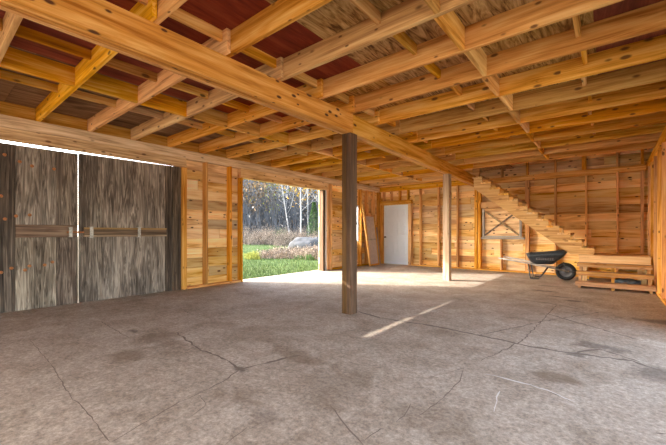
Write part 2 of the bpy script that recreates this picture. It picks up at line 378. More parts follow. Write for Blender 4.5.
mb.box(XL - D - 0.040, XL - D - 0.030, OPEN[0] - 0.01, OPEN[1] + 0.01, 2.27, 2.84).box(XL - D - 0.040, XL - D - 0.030, OPEN[1] + 0.01, WIN[0], 0, 2.84).box(XL - D - 0.040, XL - D - 0.030, WIN[1], YB + 0.2, 0, 2.84)
mb.box(XL - D - 0.040, XL - D - 0.030, WIN[0], WIN[1], 0, WIN[2]).box(XL - D - 0.040, XL - D - 0.030, WIN[0], WIN[1], WIN[3], 2.84)
tag(mb.build('wall_left', M['board_y']), 'left wall of horizontal pine boards behind the studs', 'wall', kind='structure')
BD = (-6.01, -5.07, -1, 2.0)
mb = MB(); boards_into(mb, 'X', YB + D, YB + D + 0.022, [BD], XL - D, XR + D, 0, 4.2)
mb.box(XL - D, BD[0], YB + D + 0.03, YB + D + 0.045, 0, 4.2).box(BD[0], BD[1], YB + D + 0.03, YB + D + 0.045, 2.0, 4.2).box(BD[1], XR + D, YB + D + 0.03, YB + D + 0.045, 0, 4.2)
tag(mb.build('wall_back', M['board_x']), 'back wall of horizontal pine boards behind stairs and white door', 'wall', kind='structure')
RW0 = 5.0
mb = MB(); boards_into(mb, 'Y', XR + D, XR + D + 0.022, [(-6.8, 5.0, -1, 2.3), (YF - 1, 8.4, 2.84, 9)], YF, YB + D + 0.02, 0, 4.2)  # unseen side opening added to fill the room with daylight
mb.box(XR + D + 0.03, XR + D + 0.045, RW0, YB + 0.2, 0, 4.2).box(XR + D + 0.03, XR + D + 0.045, YF, 5.0, 2.3, 2.84)
tag(mb.build('wall_right', M['board_y']), 'right wall of horizontal pine boards beside the stair landing', 'wall', kind='structure')

mb = MB(); boards_into(mb, 'X', YF - 0.022, YF, [(-5.9, 0.4, -1, 2.1)], XL - D, XR + D, 0, 2.84)  # unseen opening added to let in more daylight from behind
mb.box(XL - D, XR + D, YF - 0.045, YF - 0.03, 2.1, 2.84)
tag(mb.build('wall_front', M['board_x']), 'board wall with added wide low light opening behind the viewer', 'wall', kind='structure')
# unseen enclosure and roof added above the stairwell to keep it dark
mb = MB().box(-3.65, -3.6, 8.4, YB + 0.2, 2.83, 4.2).box(-3.65, XR + 0.2, 8.38, 8.43, 2.83, 4.2)
tag(mb.build('wall_light_block', M['board_x']), 'added board enclosure keeping sky light out above the stairwell', 'wall', kind='structure')
tag(MB().box(-3.7, XR + 0.2, 8.3, YB + 0.2, 4.2, 4.24).build('ceiling_light_block', M['ply_tan']), 'added plywood cover keeping sky light out high above the stairwell', 'ceiling', kind='structure')

# ------------------------------------------------------------------ setting: ceiling (subfloor sheets on the joists)
mb = MB(); xs = [XL - D, -4.32, -3.0, -2.0, -0.94, -0.10, XR + D]
RK = random.Random(4)
for i, (a, b) in enumerate(zip(xs[:-1], xs[1:])):
    y = -1.7 - 7.32 - (0.6 if i % 2 else 0.0)
    while y < YB + D:
        y1 = y + 2.44; ya, yb = max(y, YF), min(y1, YB + D)
        if a > -2.9: yb = min(yb, 8.52)
        if yb - ya > 0.02:
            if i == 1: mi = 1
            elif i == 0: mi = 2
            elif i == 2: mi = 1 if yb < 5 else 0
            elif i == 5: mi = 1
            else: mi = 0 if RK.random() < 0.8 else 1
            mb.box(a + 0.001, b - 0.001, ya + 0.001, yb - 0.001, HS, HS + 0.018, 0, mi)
        y = y1
mb.box(-3.0, -2.80, 8.52, YB + D, HS, HS + 0.018, 0, 0)
mb.box(XL - D, XR + D, YF, 8.40, HS + 0.022, HS + 0.04)
mb.box(XL - D, -2.80, 8.40, YB + D, HS + 0.022, HS + 0.04)
tag(mb.build('ceiling', [M['ply_tan'], M['ply_red'], M['ply_grey']]), 'plywood subfloor sheets resting on the open ceiling joists', 'ceiling', kind='structure')

# ------------------------------------------------------------------ main beam and posts
bm_near = MB()
for i in range(4):
    x0 = -2.745 + i * 0.03875
    bm_near.box(x0 + 0.0012, x0 + 0.0375, YF, 3.60, 2.36 + 0.004 * (i % 2), HJ, 0.003)
tag(bm_near.build('main_beam', M['beam']), 'long built-up timber beam running overhead from near edge to the front post', 'beam')
xb0, yb0, xb1, yb1 = -2.59, 3.605, -2.85, YB + 0.02
L = math.hypot(xb1 - xb0, yb1 - yb0); ang = math.atan2(xb1 - xb0, yb1 - yb0)
bm_far = MB()
for i in range(4):
    x0 = -0.155 + i * 0.03875
    bm_far.box(x0 + 0.0012, x0 + 0.0375, 0, L, 2.365 + 0.004 * (i % 2), HJ, 0.003)
far = bm_far.build('main_beam', M['beam'], None, (xb0, yb0, 0)); far.rotation_euler = (0, 0, -ang)
tag(far, 'built-up timber beam continuing from the front post back to the rear wall', 'beam')
p1 = MB().box(-0.0725, 0.0, -0.0725, 0.0725, 0, 2.36, 0.004).box(0.0015, 0.0725, -0.0725, 0.0725, 0, 2.36, 0.004)
p1.build('support_post', M['post'], None, (-2.6625, 3.6175, 0))
tag(bpy.data.objects['support_post'], 'nearer dark square timber post under the beam joint', 'post', 'timber posts under the main beam')
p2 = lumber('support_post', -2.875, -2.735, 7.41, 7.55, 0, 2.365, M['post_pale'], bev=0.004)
tag(p2, 'farther square timber post standing in the sunlit floor patch', 'post', 'timber posts under the main beam')

# ------------------------------------------------------------------ joists
KR = list(range(-3, 12)); KL = list(range(-3, 14))
def joist_y(k): return Y0 + DY * k
jr = None
for k in KR:
    n = k + 4
    y = joist_y(k)
    if jr is None: o = jr = lumber('ceiling_joist', -2.79, XR + D - 0.02, y - 0.02, y + 0.02, HJ, HS, M['pineX'])
    else: o = copy_of(jr, (jr.location.x, y, HJ))
    lab = 'bare pine ceiling joist right of the main beam, %s to the viewer' % near(n) if k < 11 else 'bare pine ceiling joist right of the beam doubled along the stairwell opening'
    tag(o, lab, 'joist', 'ceiling joists right of the main beam')
o = copy_of(jr, (jr.location.x, joist_y(11) + 0.043, HJ)); tag(o, 'outer doubled pine header facing the stairs along the stairwell opening', 'joist', 'ceiling joists right of the main beam')
jl = None
for k in KL:
    y = joist_y(k) - 0.043
    if jl is None: o = jl = lumber('ceiling_joist', XL - D + 0.045, -2.52, y - 0.02, y + 0.02, HJ, HS, M['pineX'])
    else:
        o = copy_of(jl, (jl.location.x, y, HJ))
    if k >= 12:
        o2 = lumber('ceiling_joist', XL - D + 0.045, -2.72, y - 0.02, y + 0.02, HJ, HS, M['pineX']); bpy.data.objects.remove(o); o = o2
    tag(o, 'bare pine ceiling joist left of the main beam, %s to the viewer' % near(k + 4), 'joist', 'ceiling joists left of the main beam')

# blocking pieces between the joists
proto = {}
def block(x, k, side, deep, label, group, matkey='pineY'):
    off = -0.043 if side == 'L' else 0.0
    y0, y1 = joist_y(k) + off + 0.0205, joist_y(k + 1) + off - 0.0205
    z0 = HJ + 0.001 if deep else HS - 0.09
    key = (deep,)
    if key not in proto:
        o = proto[key] = lumber('joist_blocking', x - 0.019, x + 0.019, y0, y1, z0, HS - 0.0005, M['pineY'])
    else:
        o = copy_of(proto[key], (x, (y0 + y1) / 2, z0))
    return tag(o, label, 'blocking', group)
for k in range(-3, 11):
    g = '%s joist bay right of the beam' % near(k + 4)
    jit = R.uniform(-0.02, 0.02)
    block(-2.60, k, 'R', False, 'shallow blocking on the main beam in %s' % g, 'shallow blocking above the main beam')
    block(-1.41 + jit, k, 'R', False, 'shallow blocking, closer row, in %s' % g, 'shallow blocking right of the beam')
    block(-0.94 - 0.02 * (k % 2) - 0.006 * k, k, 'R', True, 'full-depth mid-span blocking in the %s' % g, 'deep blocking right of the beam')
    block(-0.20 + jit, k, 'R', False, 'shallow blocking, farther row, in %s' % g, 'shallow blocking right of the beam')
for k in range(-3, 13):
    g = '%s joist bay left of the beam' % near(k + 4)
    block(-5.05, k, 'L', False, 'shallow blocking, farther row, in %s' % g, 'shallow blocking left of the beam')
    block(-4.38 + 0.02 * (k % 2), k, 'L', True, 'full-depth mid-span blocking in the %s' % g, 'deep blocking left of the beam')
    block(-3.85, k, 'L', False, 'shallow blocking, closer row, in %s' % g, 'shallow blocking left of the beam')

# rim boards closing the joist ends
tag(lumber('rim_board', XL - D, XL - D + 0.04, YF, YB + D, HJ + 0.001, HS - 0.001, M['pineY']), 'dark rim board closing the joist ends over the left wall', 'board')
tag(lumber('rim_board', XL - D + 0.045, -2.86, YB + 0.02, YB + 0.06, HJ, HS, M['pineX']), 'rim board over the back wall left of the beam', 'board')

# ------------------------------------------------------------------ left wall framing
tag(lumber('top_plate', XL - D, XL, YF, YB - 0.002, 2.452, HJ, M['header']), 'long horizontal top plate under the joists along the left wall', 'plate')
tag(lumber('door_header', XL - 0.06, XL, -0.45, 3.20, 2.280, 2.450, M['header']), 'horizontal header board right above the dark barn doors', 'header')
tag(lumber('door_header', XL - D, XL, 4.42, 7.35, 2.25, 2.450, M['header']), 'horizontal header beam over the open doorway', 'header')
tag(lumber('bottom_plate', XL - D, XL, 3.215, 4.415, 0, 0.04, M['pineY']), 'bottom plate on floor between barn doors and open doorway', 'plate')
tag(lumber('bottom_plate', XL - D, XL, 7.52, YB - 0.002, 0, 0.04, M['pineY']), 'bottom plate along left wall beyond the open doorway', 'plate')
tag(lumber('bottom_plate', XL - D, XL, -1.5, -0.46, 0, 0.04, M['pineY']), 'bottom plate along left wall before the barn doors', 'plate')
st = {}
def stud(x0, x1, y0, y1, z0, z1, label, group, cat='stud', mat='pineZ', name='wall_stud'):
    return tag(lumber(name, x0, x1, y0, y1, z0, z1, M[mat]), label, cat, group)
GL = 'studs of the left wall'
stud(XL - D, XL, 3.125, 3.21, 0, 2.279, 'double stud on left wall beside the right edge of the barn doors', GL)
stud(XL - D, XL, 3.60, 3.64, 0.041, 2.45, 'left wall stud, nearer one between barn doors and open doorway', GL)
stud(XL - D, XL, 4.15, 4.19, 0.041, 2.45, 'left wall stud, farther one between barn doors and open doorway', GL)
stud(XL - D, XL, 4.42, 4.46, 0, 2.249, 'left jamb stud of the open doorway', GL)
stud(XL - D, XL, 7.11, 7.15, 0, 2.249, 'brown weathered right jamb stud of the open doorway', GL, mat='old_bar_z')
tag(lumber('door_post', XL - D + 0.02, XL - 0.02, 7.152, 7.235, 0, 2.249, M['old_dark']), 'dark weathered post right of the open doorway', 'post')
tag(lumber('trim_board', XL - D + 0.02, XL - 0.03, 7.237, 7.30, 0, 2.249, M['white_trim']), 'white narrow trim board beside the open doorway post', 'trim')
stud(XL - D, XL, 7.302, 7.342, 0, 2.249, 'left wall stud right of the white trim board', GL)
stud(XL - D, XL, 7.46, 7.52, 0, 2.45, 'thick left wall stud between open doorway and window', GL)
stud(XL - D, XL, 8.155, 8.195, 0.041, 2.45, 'left wall stud framing near side of the window', GL)
stud(XL - D, XL, 8.975, 9.015, 0.041, 2.45, 'left wall stud framing far side of the window', GL)
stud(XL - D, XL, 9.36, 9.40, 0.041, 2.45, 'left wall stud behind the leaning screen', GL)
stud(XL - D, XL, 9.76, 9.80, 0.041, 2.45, 'left wall stud nearest the back corner', GL)
stud(XL - D, XL, -0.45, -0.36, 0, 2.279, 'double stud on left wall at near end of the barn doors', GL)
stud(XL - D, XL, -1.10, -1.06, 0.041, 2.45, 'left wall stud before the barn doors', GL)
# window in the left wall
w = MB().box(XL - D + 0.01, XL - D + 0.05, 8.20, 8.25, .76, 1.93).box(XL - D + 0.01, XL - D + 0.05, 8.92, 8.97, .76, 1.93).box(XL - D + 0.01, XL - D + 0.05, 8.25, 8.92, .76, .81).box(XL - D + 0.01, XL - D + 0.05, 8.25, 8.92, 1.88, 1.93).box(XL - D + 0.015, XL - D + 0.045, 8.25, 8.92, 1.33, 1.37)
wo = w.build('window_1', M['white_trim']); tag(wo, 'white framed window in left wall half hidden by the nearer post', 'window', kind='structure')
gl = NT('window_glass', 0.05, 0.5); gl.b.inputs['Transmission Weight'].default_value = 1.0; gl.b.inputs['Base Color'].default_value = (0.9, 0.95, 1, 1)
MB().box(XL - D + 0.026, XL - D + 0.031, 8.252, 8.918, .812, 1.33).box(XL - D + 0.026, XL - D + 0.031, 8.252, 8.918, 1.37, 1.878).build('pane', gl.m, wo)

# barn doors -----------------------------------------------------------------
DX1 = XL - 0.07; DX0 = DX1 - 0.05          # leaf thickness
def leaf(name, label, y0, y1, top0, top1, panels):
    r = MB().prism([(y0, 0.001), (y1, 0.001), (y1, top1), (y0, top0)], 'X', DX0, DX0 + 0.03).build(name, M['old_dark'])
    tag(r, label, 'door', kind='structure')
    def top(y): return top0 + (top1 - top0) * (y - y0) / (y1 - y0)
    for (a, b, z0, z1, mat, nm) in panels:
        zt0 = top(a) - 0.002 if z1 is None else z1; zt1 = top(b) - 0.002 if z1 is None else z1
        MB().prism([(a, z0), (b, z0), (b, zt1), (a, zt0)], 'X', DX0 + 0.031, DX1, bev=0.003).build(nm, M[mat], r)
    return r
dl = leaf('door_1', 'left leaf of dark weathered barn doors studded with rusty bolts', -0.28, 1.543, 2.252, 2.253,
          [(-0.28, 0.15, .003, None, 'old_dark', 'plank'), (0.153, 0.50, .003, None, 'old_dark', 'plank'), (0.503, 0.845, .003, None, 'old_dark', 'plank'),
           (0.848, 1.285, .003, .995, 'old_light', 'plywood_panel'), (0.848, 1.285, 1.175, None, 'old_light', 'plywood_panel'), (1.288, 1.543, .003, .995, 'old_ply', 'plywood_panel'), (1.288, 1.543, 1.175, None, 'old_ply', 'plywood_panel')])
MB().box(DX0 + 0.031, DX1 - 0.004, 0.85, 1.54, 0.998, 1.172, 0.004).build('rail', M['old_bar'], dl)
def yz(u, v):
    a = (u - 333) / FPX; dx = a * cT - sT; dy = a * sT + cT; t = DX1 / dx
    return dy * t, HC - (v - CYP) / FPX * t
for u, v in [(4.7, 154.7), (19.7, 161.7), (32, 166), (54, 169), (1, 196), (5, 219), (16, 216), (29.7, 215), (1, 272.5), (11.3, 268.3), (25, 270), (29.5, 266), (44.7, 265), (52.5, 262)]:
    y, z = yz(u, v)
    MB().lathe([(0.0005, 0.014), (0.012, 0.011), (0.020, 0.004), (0.022, 0.0), (0.0005, 0.0)], 'X', (0, 0, 0), 10).build('bolt', M['rust'], dl, (DX1, y, z))
dr = leaf('door_2', 'right leaf of dark weathered barn doors with pale plywood panel', 1.556, 2.965, 2.266, 2.2845,
          [(1.556, 1.85, .003, None, 'old_ply', 'plywood_panel'), (1.853, 2.835, .003, None, 'old_light', 'plywood_panel'), (2.838, 2.965, .003, None, 'old_dark', 'plank')])
tag(lumber('door_post', XL - D + 0.02, XL - 0.05, 2.968, 3.12, 0, 2.279, M['old_dark']), 'dark weathered post right of the barn doors', 'post')
bar = empty('door_bar', (DX1 + 0.03, 2.27, 1.07)); tag(bar, 'long weathered wooden bar held across the right barn door leaf', 'bar')
MB().box(-0.025, 0.02, -0.66, 0.57, -0.045, 0.045, 0.004).build('bar_board', M['old_bar'], bar)
MB().box(-0.025, 0.03, -0.66, 0.57, 0.046, 0.072, 0.003).build('edge_strip', M['bar_edge'], bar)
MB().box(-0.025, 0.03, -0.66, 0.57, -0.072, -0.046, 0.003).build('edge_strip', M['bar_edge'], bar)
def bracket(y, par, h=0.085, z=1.07):
    MB().box(DX1, DX1 + 0.068, y - 0.022, y + 0.022, z - h, z - h + 0.006).box(DX1 + 0.063, DX1 + 0.068, y - 0.022, y + 0.022, z - h, z + h).box(DX1, DX1 + 0.068, y - 0.022, y + 0.022, z + h - 0.006, z + h).build('bracket', M['zinc'], par)
bracket(2.38, dr); bracket(1.70, dr)
bracket(1.44, dl, 0.075)
MB().tube([(DX1 + 0.035, 1.40, 1.07), (DX1 + 0.035, 1.66, 1.07)], 0.012, 8).build('slide_bolt', M['rust'], dl)

# ------------------------------------------------------------------ back wall framing
GB = 'studs of the back wall'
ZP = 2.456
tag(lumber('top_plate', XL + 0.0, -2.84, YB, YB + D, ZP, HJ - 0.001, M['pineX']), 'top plate along the back wall left of the beam', 'plate')
tag(lumber('top_plate', -2.82, XR - 0.002, YB - 0.005, YB + D, 2.43, 2.57, M['pineX']), 'horizontal plate on the back wall behind the upper stairs', 'plate')
tag(lumber('bottom_plate', -4.93, XR - 0.002, YB, YB + D, 0, 0.04, M['pineX']), 'bottom plate on floor along the back wall right of the white door', 'plate')
def bstud(x, z0, z1, lab, w=0.04, y0=None): return stud(x - w / 2, x + w / 2, YB if y0 is None else y0, YB + D, z0, z1, lab, GB)
bstud(-6.22, 0, ZP, 'back wall corner stud left of the white door', 0.1)
bstud(-4.665, .041, ZP, 'back wall stud, first right of the white door')
bstud(-4.07, .041, ZP, 'back wall stud, second right of the white door')
bstud(-3.49, .041, ZP, 'back wall stud, third right of the white door')
bstud(-2.96, .041, 2.36, 'left one of the paired back wall studs under the beam end', 0.075)
bstud(-2.865, .041, 2.36, 'right one of the paired back wall studs under the beam end', 0.075)
bstud(-2.30, .041, 0.88, 'short back wall stud under the hatch sill')
bstud(-1.67, .041, 2.43, 'back wall stud right of the braced hatch', 0.09)
bstud(-1.05, .041, 2.43, 'back wall stud behind the wheelbarrow')
bstud(-0.43, .041, 2.43, 'back wall stud behind the foot of the stairs')
bstud(0.145, .041, 2.43, 'back wall stud behind middle of the stair landing')
bstud(0.565, .041, 2.43, 'back wall stud in the right corner behind landing', 0.05)
for x, t in ((-2.28, 'left of the four'), (-1.67, 'second of the four'), (-1.05, 'third of the four')):
    bstud(x, 2.571, 4.18, 'upper back wall stud above the plate, %s over the stairs' % t)
bstud(-0.47, 2.571, 4.18, 'upper doubled back wall stud above the plate over the landing', 0.09)
bstud(0.145, 2.571, 4.18, 'upper back wall stud above the plate, right of the doubled one')
bstud(0.565, 2.571, 4.18, 'upper back wall stud above the plate at the right corner', 0.05)
# braced hatch
hl, hr, hb, ht = -2.79, -1.80, 0.94, 1.73
hx = empty('wall_hatch', ((hl + hr) / 2, YB + 0.06, hb)); tag(hx, 'framed wall hatch with X bracing behind the stairs', 'hatch')
hw, hh = (hr - hl) / 2, ht - hb
MB().box(-hw, -hw + 0.055, -0.03, 0.03, 0, hh, .002).build('frame_post', M['grey_wood_z'], hx)
MB().box(hw - 0.055, hw, -0.03, 0.03, 0, hh, .002).build('frame_post', M['grey_wood_z'], hx)
MB().box(-hw + 0.056, hw - 0.056, -0.03, 0.03, hh - 0.045, hh, .002).build('frame_rail', M['pineX'], hx)
MB().box(-hw + 0.056, hw - 0.056, -0.03, 0.03, 0.0, 0.035, .002).build('frame_rail', M['grey_wood'], hx)
MB().box(-hw + 0.056, hw - 0.056, 0.034, 0.05, 0.036, hh - 0.046).build('panel', M['board_x'], hx)
iw = hw - 0.06
for sgn, y in ((1, 0.012), (-1, -0.004)):
    a = Vector((-iw * sgn, 0, 0.05)); b = Vector((iw * sgn, 0, hh - 0.06)); d = (b - a).normalized(); n = Vector((-d.z, 0, d.x)) * 0.022
    pts = [(a + n).xz, (b + n).xz, (b - n).xz, (a - n).xz]
    MB().prism([tuple(p) for p in pts], 'Y', y - 0.007, y + 0.007).build('brace', M['bar_edge'] if sgn < 0 else M['old_bar'], hx)
tag(lumber('window_sill', -2.82, -1.72, YB - 0.02, YB + D, 0.885, 0.935, M['grey_wood']), 'pale grey sill board under the braced hatch', 'sill')
tag(lumber('hatch_header', -2.82, -1.72, YB, YB + 0.09, 1.74, 1.93, M['pineX']), 'pale header boards over the braced hatch', 'header')

# white door -----------------------------------------------------------------
tag(lumber('trim_1', -6.13, -6.012, YB - 0.012, YB + D, 0, 2.0, M['pineZ']), 'left pine casing of the white door', 'trim', kind='structure')
tag(lumber('trim_2', -5.068, -4.96, YB - 0.012, YB + D, 0, 2.0, M['pineZ']), 'right pine casing of the white door', 'trim', kind='structure')
tag(lumber('trim_3', -6.13, -4.96, YB - 0.012, YB + D, 2.002, 2.13, M['pineX']), 'pine head casing over the white door', 'trim', kind='structure')
for i, x in enumerate((-6.0, -5.72, -5.40, -5.10)):
    stud(x - 0.02, x + 0.02, YB, YB + D, 2.131, ZP, 'short cripple stud over the white door, %s from the left' % ORD[i + 1], 'cripple studs over the white door', name='cripple_stud')
dw = 0.928; dh = 1.975
d3 = MB().box(-dw / 2, dw / 2, 0.020, 0.045, 0, dh, .002)
fr = [(-dw / 2, -dw / 2 + .115), (-.055, .055), (dw / 2 - .115, dw / 2)]
for a, b in fr: d3.box(a, b, 0, 0.0205, 0, dh, .002)
rows = [(0, .22), (.80, .93), (1.45, 1.56), (dh - .12, dh)]
for z0, z1 in rows:
    for a, b in ((-dw / 2 + .115, -.055), (.055, dw / 2 - .115)): d3.box(a, b, 0, 0.0205, z0, z1, .002)
d3o = d3.build('door_3', M['white_paint'], None, (-5.54, YB + 0.055, 0.012)); tag(d3o, 'closed pale six-panel door in the back wall', 'door', kind='structure')
for (z0, z1) in ((.22, .80), (.93, 1.45), (1.56, dh - .12)):
    for a, b in ((-dw / 2 + .115, -.055), (.055, dw / 2 - .115)):
        MB().box(a + .045, b - .045, 0.004, 0.021, z0 + .045, z1 - .045, .012).build('panel', M['white_paint'], d3o)
MB().lathe([(.0005, -.065), (.024, -.06), (.03, -.045), (.024, -.03), (.012, -.025), (.012, -.008), (.03, -.006), (.03, 0), (.0005, 0)], 'Y', (0, 0, 0), 14).build('door_knob', M['knob'], d3o, (-dw / 2 + .06, 0, .90))
for z in (.25, 1.0, 1.75): MB().box(-.006, .006, -.008, 0.0, 0, .09).build('hinge', M['knob'], d3o, (dw / 2 - .004, 0, z))

# leaning screen and lath ------------------------------------------------------
sc = empty('screen_panel', (XL + 0.23, 9.40, 0.0)); tag(sc, 'old screen door panel leaning in the back left corner', 'screen')
sw, sh = 0.66, 1.66
tilt = math.atan2(0.20, sh)
sc.rotation_euler = (0, -tilt, 0.06)
MB().box(-.015, .015, -.05 - sw / 2 + .05, -sw / 2 + .06, 0, sh, .003).build('stile', M['pineZ'], sc)
MB().box(-.015, .015, sw / 2 - .06, sw / 2, 0, sh, .003).build('stile', M['pineZ'], sc)
for z in (0.0, .82, sh - .06): MB().box(-.014, .014, -sw / 2 + .061, sw / 2 - .061, z, z + .05, .003).build('rail', M['pineY'] if z != .82 else M['grey_wood'], sc)
MB().box(-.003, .003, -sw / 2 + .061, sw / 2 - .061, .052, .818).build('mesh_screen', M['screen'], sc)
MB().box(-.003, .003, -sw / 2 + .061, sw / 2 - .061, .872, sh - .062).build('mesh_screen', M['screen'], sc)
lt = MB().box(-.012, .012, -.03, .03, 0, 1.25, .002).build('wood_lath', M['grey_wood_z'], None, (XL + 0.16, 9.86, 0.0)); lt.rotation_euler = (0, -0.10, 0.25)
tag(lt, 'pale grey lath leaning between screen panel and white door', 'board')
lt2 = MB().box(-.018, .018, -.03, .03, 0, 2.0, .002).build('wood_lath', M['pineZ'], None, (XL + 0.30, 9.02, 0.0)); lt2.rotation_euler = (0, -0.14, 0.0)
tag(lt2, 'long pine stick leaning beside the near edge of the screen panel', 'board')

# ------------------------------------------------------------------ right wall framing
GR = 'studs of the right wall'
tag(lumber('top_plate', XR, XR + D, YF, YB + D, ZP, HJ - 0.001, M['pineY']), 'top plate under the joists along the right wall', 'plate')
tag(lumber('bottom_plate', XR, XR + D, RW0, YB - 0.002, 0, 0.04, M['pineY']), 'bottom plate along the right wall', 'plate')
for i, y in enumerate((5.022, 5.47, 6.08, 6.69, 7.30, 7.91, 8.52, 9.13, 9.70)):
    stud(XR, XR + D, y - 0.02, y + 0.02, .041, ZP, 'right wall stud, %s from the near end' % ORD[i + 1], GR)
lumb = lumber('end_post', XR, XR + D, -1.3, -1.16, 0, ZP, M['pineZ']); tag(lumb, 'corner post carrying the right plate in the added light opening', 'post')
tag(lumber('end_post', XR, XR + D, 2.9, 3.04, 0, ZP, M['pineZ']), 'middle post carrying the right plate in the added light opening', 'post')

# ------------------------------------------------------------------ stairs
stair = empty('staircase', (0.05, 8.72, 0)); tag(stair, 'open pine staircase with square landing rising leftward along back wall', 'staircase')
sx, sy = 0.05, 8.72
def sp(mb, name, mat): return mb.build(name, mat, stair, (-sx, -sy, 0))
YS0, YS1 = 8.80, 9.78
LZ = 0.60
lx0, lx1, ly0, ly1 = -0.50, 0.615, 8.70, 9.90
mb = MB(); n = 8; wb = (ly1 - ly0) / n
for i in range(n): mb.box(lx0, lx1, ly0 + i * wb + .002, ly0 + (i + 1) * wb - .002, LZ - 0.038, LZ, .003)
sp(mb, 'landing_deck', M['stairX'])
sp(MB().box(lx0 + .01, lx1 - .01, ly0 + .012, ly0 + .05, LZ - .178, LZ - .039, .003), 'landing_fascia', M['stairX'])
sp(MB().box(lx0 + .01, lx1 - .01, ly1 - .05, ly1 - .012, LZ - .178, LZ - .039, .003), 'landing_fascia', M['stairX'])
sp(MB().box(lx0 + .01, lx0 + .048, ly0 + .051, ly1 - .051, LZ - .178, LZ - .039, .003), 'landing_fascia', M['stairY'])
sp(MB().box(lx1 - .048, lx1 - .01, ly0 + .051, ly1 - .051, LZ - .178, LZ - .039, .003), 'landing_fascia', M['stairY'])
for x in (lx0 + .05, lx1 - .14):
    for y in (ly0 + .06, ly1 - .15): sp(MB().box(x, x + .088, y, y + .088, 0, LZ - .04, .003), 'landing_post', M['stairZ'])
# lower flight: three plank treads on three stringers
rise = 0.15
ty = [7.99, 8.23, 8.46]
for i, y in enumerate(ty):
    mb = MB(); z = (0.125, 0.30, 0.455)[i]
    mb.box(lx0 - .01, lx1 + .01 - .004 * i, y, y + .125, z - .04, z, .004).box(lx0 - .01, lx1 + .01 - .004 * i, y + .128, y + .25, z - .04, z, .004)
    mb.box(lx0 - .01, lx1 + .01 - .004 * i, y + .004, y + .042, z - .075, z - .041, .003)
    sp(mb, 'lower_tread', M['stepX'])
for x in (lx0 + .03, 0.03, lx1 - .075):
    z = [0, 0.058, .058, .208, .208, .358, .358]
    pts = [(8.05, 0), (8.05, .048), (8.24, .048), (8.24, .222), (8.47, .222), (8.47, .378), (8.698, .378), (8.698, .30), (8.40, 0)]
    sp(MB().prism(pts, 'X', x, x + .045), 'lower_stringer', M['stepX'])
# upper flight
run, r2, x1, z1 = 0.198, 0.155, -0.24, 0.75
for k in range(12):
    xr, z = x1 - run * k, z1 + r2 * k
    sp(MB().box(xr - .118, xr, YS0 - .02, YS1, z - .038, z, .003).box(xr - .240, xr - .122, YS0 - .02, YS1, z - .038, z, .003), 'tread', M['stairY'])
def stringer(y0, y1):
    top = []
    for k in range(12):
        xr, z = x1 - run * k - .012, z1 + r2 * k - .039
        top += [(xr, z - r2), (xr, z)] if k else [(xr, z)]
        if k == 11: top.append((xr - run, z))
    xe = x1 - run * 11 - .012 - run
    sl = r2 / run
    dpt = 0.235
    low = [(xe, top[-1][1] - dpt - .02), (x1 - .34, LZ + .01), (x1 - .012, LZ + .01)]
    zl = low[0][1]
    low[1] = (xe + (zl - (LZ + .003)) / sl, LZ + .003); low[2] = (x1 - .012, LZ + .003)
    pts = top + low
    return MB().prism(pts, 'Y', y0, y1)
for y in (YS0, (YS0 + YS1) / 2, YS1 - .06): sp(stringer(y, y + .04), 'stringer', M['stringer'])

# ------------------------------------------------------------------ tarp bundle under the landing
vs, fs = [], []; NU, NV = 26, 14
rr = random.Random(3)
for i in range(NU + 1):
    for j in range(NV):
        t = i / NU; a = 2 * PI * j / NV
        prof = math.sin(PI * min(1, max(0, t))) ** 0.4
        r = (0.075 + 0.03 * noise.noise(Vector((t * 6, a * 1.2, 1)))) * prof + 0.002
        vs.append((-.27 + .54 * t, math.cos(a) * r * 1.5, max(0, 0.062 + math.sin(a) * r * (0.8 + .3 * noise.noise(Vector((t * 9, 4, a)))))))
for i in range(NU):
    for j in range(NV): fs.append((i * NV + j, i * NV + (j + 1) % NV, (i + 1) * NV + (j + 1) % NV, (i + 1) * NV + j))
tp = raw('tarp_bundle', vs, fs, M['tarp'], None, (0.33, 9.05, 0.0), smooth=True); tag(tp, 'crumpled blue-grey bundle lying under the stair landing', 'bundle')
mn = min(v[2] for v in vs); tp.location.z = -mn

# ------------------------------------------------------------------ wheelbarrow
wx, wy = -1.10, 9.17
wbr = empty('wheelbarrow', (wx, wy, 0), 0.03); tag(wbr, 'black wheelbarrow parked on floor beneath the stairs', 'wheelbarrow')
def wp(mb, name, mat): return mb.build(name, mat, wbr)
# tray: lofted shell, nose towards +x
secs = [  # (z, x0, x1, half width)
    (0.345, -0.27, 0.10, 0.20), (0.40, -0.33, 0.20, 0.235), (0.50, -0.375, 0.31, 0.285), (0.575, -0.40, 0.40, 0.315)]
def ring(z, xa, xb, hw, ins=0.0):
    xa += ins; xb -= ins; hw -= ins
    out = []; rc = 0.07; fz = 0.055
    nose = hw * 0.62
    for (cx, cy, a0) in ((xb - rc, nose - rc, 0), (xa + rc, hw - rc, 90), (xa + rc, -hw + rc, 180), (xb - rc, -nose + rc, 270)):
        for q in range(5):
            a = math.radians(a0 + 90 * q / 4); zz = z + (fz if cx > 0 and z > .5 else 0.0) + (0.03 if cx > 0 and z > .38 else 0)
            out.append((cx + rc * math.cos(a), cy + rc * math.sin(a), zz))
    return out
bm = bmesh.new(); rings = [ring(*sct) for sct in secs] + [ring(z, a, b, h, 0.008) for (z, a, b, h) in reversed(secs)]
RV = [[bm.verts.new((p[0], p[1], p[2] + (0.008 if i == 4 + 3 else 0))) for p in r] for i, r in enumerate(rings)]
nn = len(RV[0])
for i in range(len(RV) - 1):
    for k in range(nn):
        f = bm.faces.new((RV[i][k], RV[i][(k + 1) % nn], RV[i + 1][(k + 1) % nn], RV[i + 1][k])); f.smooth = True
bm.faces.new(RV[0][::-1]); bm.faces.new(RV[-1])
t = MB(); t.bm.free(); t.bm = bm; wp(t, 'tray', M['black_tray'])
